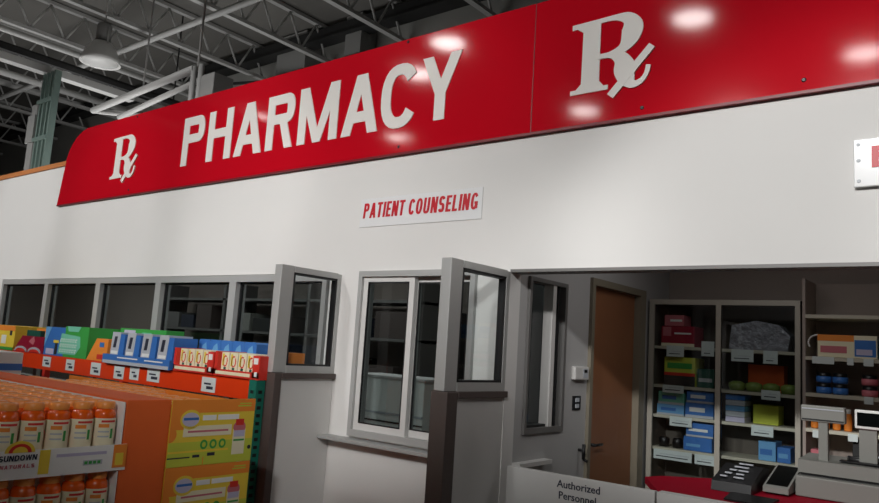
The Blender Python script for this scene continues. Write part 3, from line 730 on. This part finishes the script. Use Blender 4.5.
for i in range(19):
    for j in range(4):
        if (j == 3 and i < 7) or (j > 1 and i > 15): continue
        add_bottle(-3.068-.098*i, -1.69+.102*j, L1-.016, 'orange capped bottle standing inside the yellow printed carton', 'orange bottles in the yellow cartons')
# trays (left)
def tray(z, label, printed):
    r = thing('bottle_tray', label, 'tray', (-4, -2.3, z))
    Y0, Y1 = -2.70, -1.99
    mb = MB(); mb.box(-4.95, PX, Y0, Y1, z-.012, z-.001, CARDL)
    mb.box(PX-.004, PX+.004, Y0, Y1+.024, z-.012, z+.095, WHITEP)
    mb.box(-4.95, PX-.004, Y1-.004, Y1, z-.001, z+.27, WHITEP)
    mb.build('tray', CARDL, r)
    if printed:
        mb = MB(); xx = PX+.0055; X_ = PX+.004
        A = lambda y0, y1, z0, z1, m, e=.0: mb.box(X_, xx+e, y0, y1, z+z0, z+z1, m)
        A(Y1-.035, Y1+.024, .0, .095, ORP); A(Y1-.025, Y1+.01, .01, .06, YEL, .0005)
        A(-2.325, -2.285, .0, .092, YEL); A(-2.26,-2.055,.06,.072,LAV); A(-2.15,-2.07,.02,.04,GREYP)
        for k_ in range(4): A(-2.145+.018*k_, -2.132+.018*k_, .024, .036, GRN, .0006)
        for rr, mm, e in ((.055,YEL,.0004),(.042,REDP,.0008),(.028,YEL,.0012)):
            mb.prism_yz([(-2.40+rr*math.cos(a*PI/12), z+.088+rr*.8*math.sin(a*PI/12)) for a in range(13)], X_, xx+e, mm)
        mb.build('print', ORP, r)
        mb = MB(); y = -2.474; wds = dict(S=.0145,U=.0155,N=.016,D=.016,O=.0165,W=.022)
        for ch in 'SUNDOWN':
            put(mb, glyph(ch, wds[ch], .0042, .021, .0038), y, z+.058, xx, .0015, .08, INK, 'y'); y += wds[ch]+.0035
        mb.build('lettering', INK, r)
        mb = MB()
        y = -2.466
        for ch in 'NATURALS':
            w_ = .0115; put(mb, glyph(ch, w_, .003, .014, .0028), y, z+.030, xx, .0012, .1, PINK, 'y'); y += w_+.0045
        mb.build('subtitle', PINK, r)
    return r
tray(L1, 'upper white lipped tray with SUNDOWN lettering holding orange bottles', True)
tray(L0, 'lower bottle tray in the shade beneath the lettered tray', False)
# solid orange carton flank between the trays and the yellow cartons
tag(MB().box(-4.95, PX-.005, -1.983, -1.772, 0, 1.318, CARDO, .004).build('orange_carton', CARDO), 'tall plain orange cardboard column between bottle trays and yellow cartons', 'carton')
lb = MB(); lb.box(-4.95, PX, -2.70, -1.99, 0, L0-.013, CARDO); tag(lb.build('base_carton', CARDO), 'orange base carton carrying the bottle trays', 'carton')
# yellow cartons
def yellow(z0, z1, label, solid):
    r = thing('yellow_carton', label, 'carton', (-4, -1.5, z0))
    Y0, Y1 = -1.768, -1.305
    mb = MB()
    mb.box(PX-.006, PX, Y0, Y1, z0, z1, YEL); mb.box(-4.95, PX-.006, Y1-.006, Y1, z0, z1-.02, ORP); mb.box(-4.95, PX-.006, Y0, Y0+.006, z0, z1-.02, ORP); mb.box(-4.95, PX-.006, Y0+.006, Y1-.006, z0, z0+.006, CARDL)
    mb.build('carton', YEL, r)
    mb = MB(); H_ = z1-z0; W_ = Y1-Y0
    def A(u0, u1, v0, v1, m, e): mb.box(PX, PX+.001+e, Y0+W_*u0, Y0+W_*u1, z0+H_*v0, z0+H_*v1, m)
    def D(u, v, ru, rv, m, e, a0=0, a1=24): mb.prism_yz([(Y0+W_*u+ru*math.cos(a*PI/12), z0+H_*v+rv*math.sin(a*PI/12)) for a in range(a0, a1)], PX, PX+.001+e, m)
    A(0,1,0,.36,LIME,0); A(0,1,.80,1,ORP,0); A(0,.32,.55,.80,ORP,.0002)
    D(.22,.70,.055,.045,YEL,.0006); D(.22,.70,.045,.032,LAV,.001); mb.box(PX,PX+.0025,Y0+W_*.14,Y0+W_*.31,z0+H_*.69,z0+H_*.73,BLUE)
    A(.15,.72,.44,.60,CREAM,.0006); A(.2,.68,.50,.53,PINK,.001); A(.36,.52,.68,.76,WHITEP,.0006); A(.54,.80,.68,.76,WHITEP,.0006)
    A(.78,.95,.88,.90,LIME,.0008); A(.80,.95,.92,.94,LIME,.0008)
    D(.0,.48,.035,.035,ORP,.0015,-6,7)
    for i in range(3):
        D(.40+.11*i,.31,.020,.022,GRN,.0008); D(.40+.11*i,.31,.010,.012,LIME,.0014)
    A(.0,.25,.12,.14,INK,.0008); A(.28,.36,.12,.16,INK,.0008); A(.45,.54,.13,.18,INK,.0008)
    A(.0,.7,.20,.23,YEL,.0005)
    # picture of a bottle
    A(.745,.90,.12,.52,CREAM,.0010); D(.82,.55,.036,.03,PINK,.0012); A(.77,.87,.58,.68,REDP,.0014); A(.755,.89,.33,.36,GRN,.0016); A(.755,.89,.40,.50,LAV,.0014)
    D(.965,.22,.010,.010,INK,.0014)
    A(.4,.41,0,.12,ORP,.0006)
    mb.build('print', YEL, r)
    return r
yellow(L1-.024, 1.316, 'upper yellow and orange printed carton with a bottle picture', False)
yellow(L0-.02, L1-.026, 'lower yellow printed carton beneath the upper one', True)
tag(box('base_carton', -4.95, PX-.004, -1.768, -1.305, 0, L0-.022, CARDO), 'orange base carton under the yellow cartons', 'carton')

# ---------------------------------------------------------------- warehouse structure overhead
def joist(x, label):
    r = thing('roof_joist', label, 'joist', (x, 0, 6.6), 'open web joists under the roof deck')
    z0, z1 = 6.62, 7.22
    c = MB(); c.box(-.05,.05,-12,4.9,z1-.06,z1+.05-6.6*0,STEEL)
    c = MB(); c.box(x-.05,x+.05,-12,4.95,z1,z1+.06,STEEL); c.build('top_chord', STEEL, r)
    c = MB(); c.box(x-.05,x+.05,-12,4.95,z0,z0+.06,STEEL); c.build('bottom_chord', STEEL, r)
    c = MB(); y = -6.0; up = True
    while y < 4.6:
        a = (x, y, z0+.05 if up else z1); b_ = (x, y+.30, z1 if up else z0+.05); c.tube(a, b_, .02, STEEL, 6); y += .30; up = not up
    c.build('web', STEEL, r)
i = 0
for x in (-24,-22.2,-20.4,-18.6,-16.8,-15.0,-13.2,-11.4,-9.6,-7.8,-6.0,-4.2,-2.4):
    joist(x, 'grey open web steel joist under the dark roof deck')
def pipe(name, label, cat, p, q, r_, m): 
    return tag(MB().tube(p, q, r_, m, 12).build(name, m), label, cat)
pipe('ceiling_pipe', 'thin pale pipe below the joists, passing in front of the high bay lamp', 'pipe', (-11.85, -6, 6.0), (-11.85, 4.95, 6.0), .05, STEEL)
pipe('ceiling_pipe', 'dark pipe beside the pale pipe under the joists', 'pipe', (-12.7, -6, 6.05), (-12.7, 4.95, 6.05), .06, DARKST)
pipe('ceiling_pipe', 'pale pipe high at the far left under the joists', 'pipe', (-14.9, -6, 6.3), (-14.9, 4.95, 6.3), .07, STEEL)
pipe('cross_pipe', 'long thin grey pipe running along the hall above the wall', 'pipe', (-25, 2.2, 6.35), (-3, 2.2, 6.35), .05, STEEL)
g_ = MB(); g_.box(-25.9, 5.9, 4.55, 4.75, 6.95, 7.15, DARKST); g_.box(-25.9, 5.9, 4.5, 4.8, 6.92, 6.95, DARKST)
tag(g_.build('roof_girder', DARKST), 'dark steel girder along the top of the back wall', 'girder')
# strut over the column bundle
s_ = MB(); s_.box(-10.84,-10.68,-2.0,1.9,5.16,5.20,STEELW); s_.box(-10.84,-10.80,-2.0,1.9,5.20,5.26,STEELW); s_.box(-10.72,-10.68,-2.0,1.9,5.20,5.26,STEELW)
tag(s_.build('strut_channel', STEELW), 'bright steel channel resting on the green column bundle', 'channel')
s_ = MB(); s_.box(-11.5,-11.42,-2.0,3.6,5.55,5.62,DARKST); s_.box(-11.47,-11.45,-1.5,-1.48,5.62,7.3,DARKST); s_.box(-11.47,-11.45,3.0,3.02,5.62,7.3,DARKST); tag(s_.build('dark_channel', DARKST), 'dark channel running above the bright steel channel', 'channel')
cb = thing('column_bundle', 'tall bundle of pale green steel channels rising behind the wood capped wall', 'column', (-10.6, .6, 2.8))
for x in (-10.77,-10.66,-10.53,-10.43):
    mb = MB(); mb.box(x, x+.04, .57, .66, 2.801, 5.15, GALV); mb.build('channel', GALV, cb)
for z in (3.4, 4.15, 4.7): box('clamp', -10.79, -10.37, .54, .57, z, z+.05, GALV, cb)
mb = MB(); mb.box(-10.98,-10.80,.56,.7,2.801,4.72,DUCT,.02); mb.box(-11.0,-10.78,.54,.72,4.15,4.55,DUCT); mb.build('conduit_box', DUCT, cb)
# hanging frame with tubes
hf = thing('conduit_frame', 'white hanging conduit frame just behind the red sign', 'conduit frame', (-7, .6, 2.8))
mb = MB(); mb.tube((-7.0,.62,4.52),(-9.95,.95,4.60),.045,STEELW,12); mb.build('tube', STEELW, hf)
mb = MB(); mb.tube((-7.0,.75,4.46),(-9.5,1.1,4.48),.035,STEELW,12); mb.build('tube', STEELW, hf)
mb = MB(); mb.tube((-9.95,.95,4.60),(-9.2,1.8,4.60),.04,STEELW,12); mb.build('tube', STEELW, hf)
for x in (-7.02, -6.88): mb = MB(); mb.tube((x,.62,2.801),(x,.62,4.54),.032,STEELW,10); mb.build('post', STEELW, hf)
mb = MB(); mb.tube((-8.4,.8,4.55),(-8.4,.8,7.2),.012,STEEL,6); mb.build('hanger_rod', STEEL, hf)
mb = MB(); mb.tube((-6.95,.62,4.54),(-6.95,.62,7.2),.015,STEEL,6); mb.build('hanger_rod', STEEL, hf)
tag(box('electrical_box', -6.84, -6.60, .60, .85, 2.801, 4.40, DUCT, None, .01), 'tall grey metal box beside the white conduit frame', 'box')
for (a, b_, z1, lab) in ((-10.75,-9.95,7.25,'wide grey square duct riser against the back wall'), (-8.93,-8.55,7.25,'narrow pale duct riser against the back wall'), (-13.9,-13.5,6.6,'slim grey riser at the far end of the back wall')):
    mb = MB(); mb.box(a, b_, 4.6, 4.98, 0, z1, DUCT); mb.box(a-.03, b_+.03, 4.57, 4.98, 6.45, 6.50, DARKST); tag(mb.build('duct_riser', DUCT), lab, 'duct')
mb = MB(); mb.tube((-12.6,4.4,6.6),(-9.0,4.4,6.1),.03,DARKST,8); tag(mb.build('wall_conduit', DARKST), 'dark conduit slanting across the back wall', 'conduit')

def highbay(loc, label, group=None, lens=True):
    r = thing('high_bay_lamp', label, 'lamp', loc, group)
    for nm, prof, m in (('shade', [(.10,.34),(.14,.33),(.22,.22),(.28,.06),(.30,0),(.29,0),(.27,.06),(.21,.21),(.13,.31),(.001,.315)], SHADE), ('ballast', [(.001,.36),(.11,.36),(.11,.60),(.09,.64),(.001,.64)], DUCT)):
        mb = MB(); mb.lathe(prof, m, 28, close=False); o = mb.build(nm, m); o.parent = r
    mb = MB(); mb.lathe([(.001,.008),(.26,.008),(.26,.02),(.001,.02)], LENS if lens else SHADE, 28, close=False); o = mb.build('lens', LENS); o.parent = r
    mb = MB(); mb.tube((0,0,.64),(0,0,7.3-loc[2]),.012,STEEL,6); mb.tube((-.16,0,.30),(-.11,0,.55),.01,STEEL,6); mb.tube((.16,0,.30),(.11,0,.55),.01,STEEL,6); o = mb.build('stem', STEEL); o.parent = r
    return r
highbay((-11.0, 1.45, 5.68), 'round grey high bay lamp hanging among the joists above the wall', lens=False)
for p in ((-3.51,-6.39),(-1.66,-8.87),(-6.73,-9.34),(-11.5,-9.05),(-7.17,-5.31),(-8.47,-6.11),(-13.45,-6.37),(2.2,-6.4),(4.2,-9.2)):  # last two are not from sign reflections, added as fill from the right
    highbay((p[0], p[1], 6.62), 'lit high bay lamp over the sales floor behind the viewer', 'high bay lamps over the sales floor')

# ---------------------------------------------------------------- light
def spot(loc, target, power, angle, blend, size=.25, col=(1,.995,.985)):  # unseen spots without fixtures, added to shape the light
    l = bpy.data.lights.new('added_spot', 'SPOT'); l.energy = power; l.spot_size = math.radians(angle); l.spot_blend = blend; l.shadow_soft_size = size; l.color = col
    o = bpy.data.objects.new('added_spot', l); C.objects.link(o); o.location = loc
    o.rotation_euler = (Vector(target)-Vector(loc)).to_track_quat('-Z', 'Y').to_euler()
    return o
def added_wash(loc, tx, tz, half, power, blend=.55, wide=2.2):  # added wide cone: keeps the wall bright and lets its base fall dark
    d = (Vector((tx, 0, tz))-Vector(loc)).length
    o = spot(loc, (tx, 0, tz), power, math.degrees(2*math.atan(half/d)), blend)
    o.scale = (wide, 1, 1)
for i in range(6):
    x = -12.4+2.1*i
    added_wash((x+.3, -9.3, 5.7), x, 2.95, 2.15, 690, .2, 2.0)
for x in (-.2, 1.6):
    added_wash((x, -9.3, 5.7), x, 2.12, 1.38, 1600, .45, 1.6)
spot((2.6, -9.3, 5.7), (-2.36, .5, 1.75), 1500, 9, 1.0)  # added fill for the entry side wall
spot((4.2, -9.2, 6.58), (-3.6, -1.1, 2.2), 2900, 17, .8)  # added fill for the faces turned to the right
def area(loc, rot, size, power, sy=None, col=(1,.995,.985)):
    l = bpy.data.lights.new('area', 'AREA'); l.energy = power; l.size = size; l.color = col
    if sy: l.shape = 'RECTANGLE'; l.size_y = sy
    o = bpy.data.objects.new('area_light', l); C.objects.link(o); o.location = loc; o.rotation_euler = rot
    return o
area((-11.5, 1.3, 2.95), (PI, 0, 0), 7.0, 108, 1.8)       # added uplight hidden behind the wall top, brightens the deck
area((-1.2, .9, 2.72), (0,0,0), 1.2, 5.5, .6)           # unseen fill light added inside the entry bay
area((-7.5, 1.1, 2.72), (0,0,0), 9.0, 60.0, .6)          # added fill to brighten the dispensary, no panels modelled
w = bpy.data.worlds.new('world'); bpy.context.scene.world = w; w.use_nodes = True
w.node_tree.nodes['Background'].inputs[0].default_value = (.5,.5,.5,1); w.node_tree.nodes['Background'].inputs[1].default_value = .1

# ---------------------------------------------------------------- camera
cam = bpy.data.cameras.new('camera'); co = bpy.data.objects.new('camera', cam); C.objects.link(co)
yaw, pitch, roll = map(math.radians, (38.3047, 7.6486, 3.6703))
sy, cy = math.sin(yaw), math.cos(yaw); sp, cp = math.sin(pitch), math.cos(pitch)
fwd = Vector((-sy*cp, cy*cp, sp)); right = Vector((cy, sy, 0)); up = right.cross(fwd)
r2 = right*math.cos(roll)+up*math.sin(roll); u2 = -right*math.sin(roll)+up*math.cos(roll)
co.matrix_world = Matrix(((r2.x,u2.x,-fwd.x,0),(r2.y,u2.y,-fwd.y,-3.692),(r2.z,u2.z,-fwd.z,1.62),(0,0,0,1)))
cam.sensor_fit = 'HORIZONTAL'; cam.sensor_width = 36; cam.lens = 727.76/879*36; cam.clip_start = .05
S = bpy.context.scene; S.camera = co
S.view_settings.view_transform = 'Standard'; S.view_settings.look = 'None'; S.view_settings.gamma = 1; S.view_settings.use_curve_mapping = False
S.view_settings.exposure = 0.0
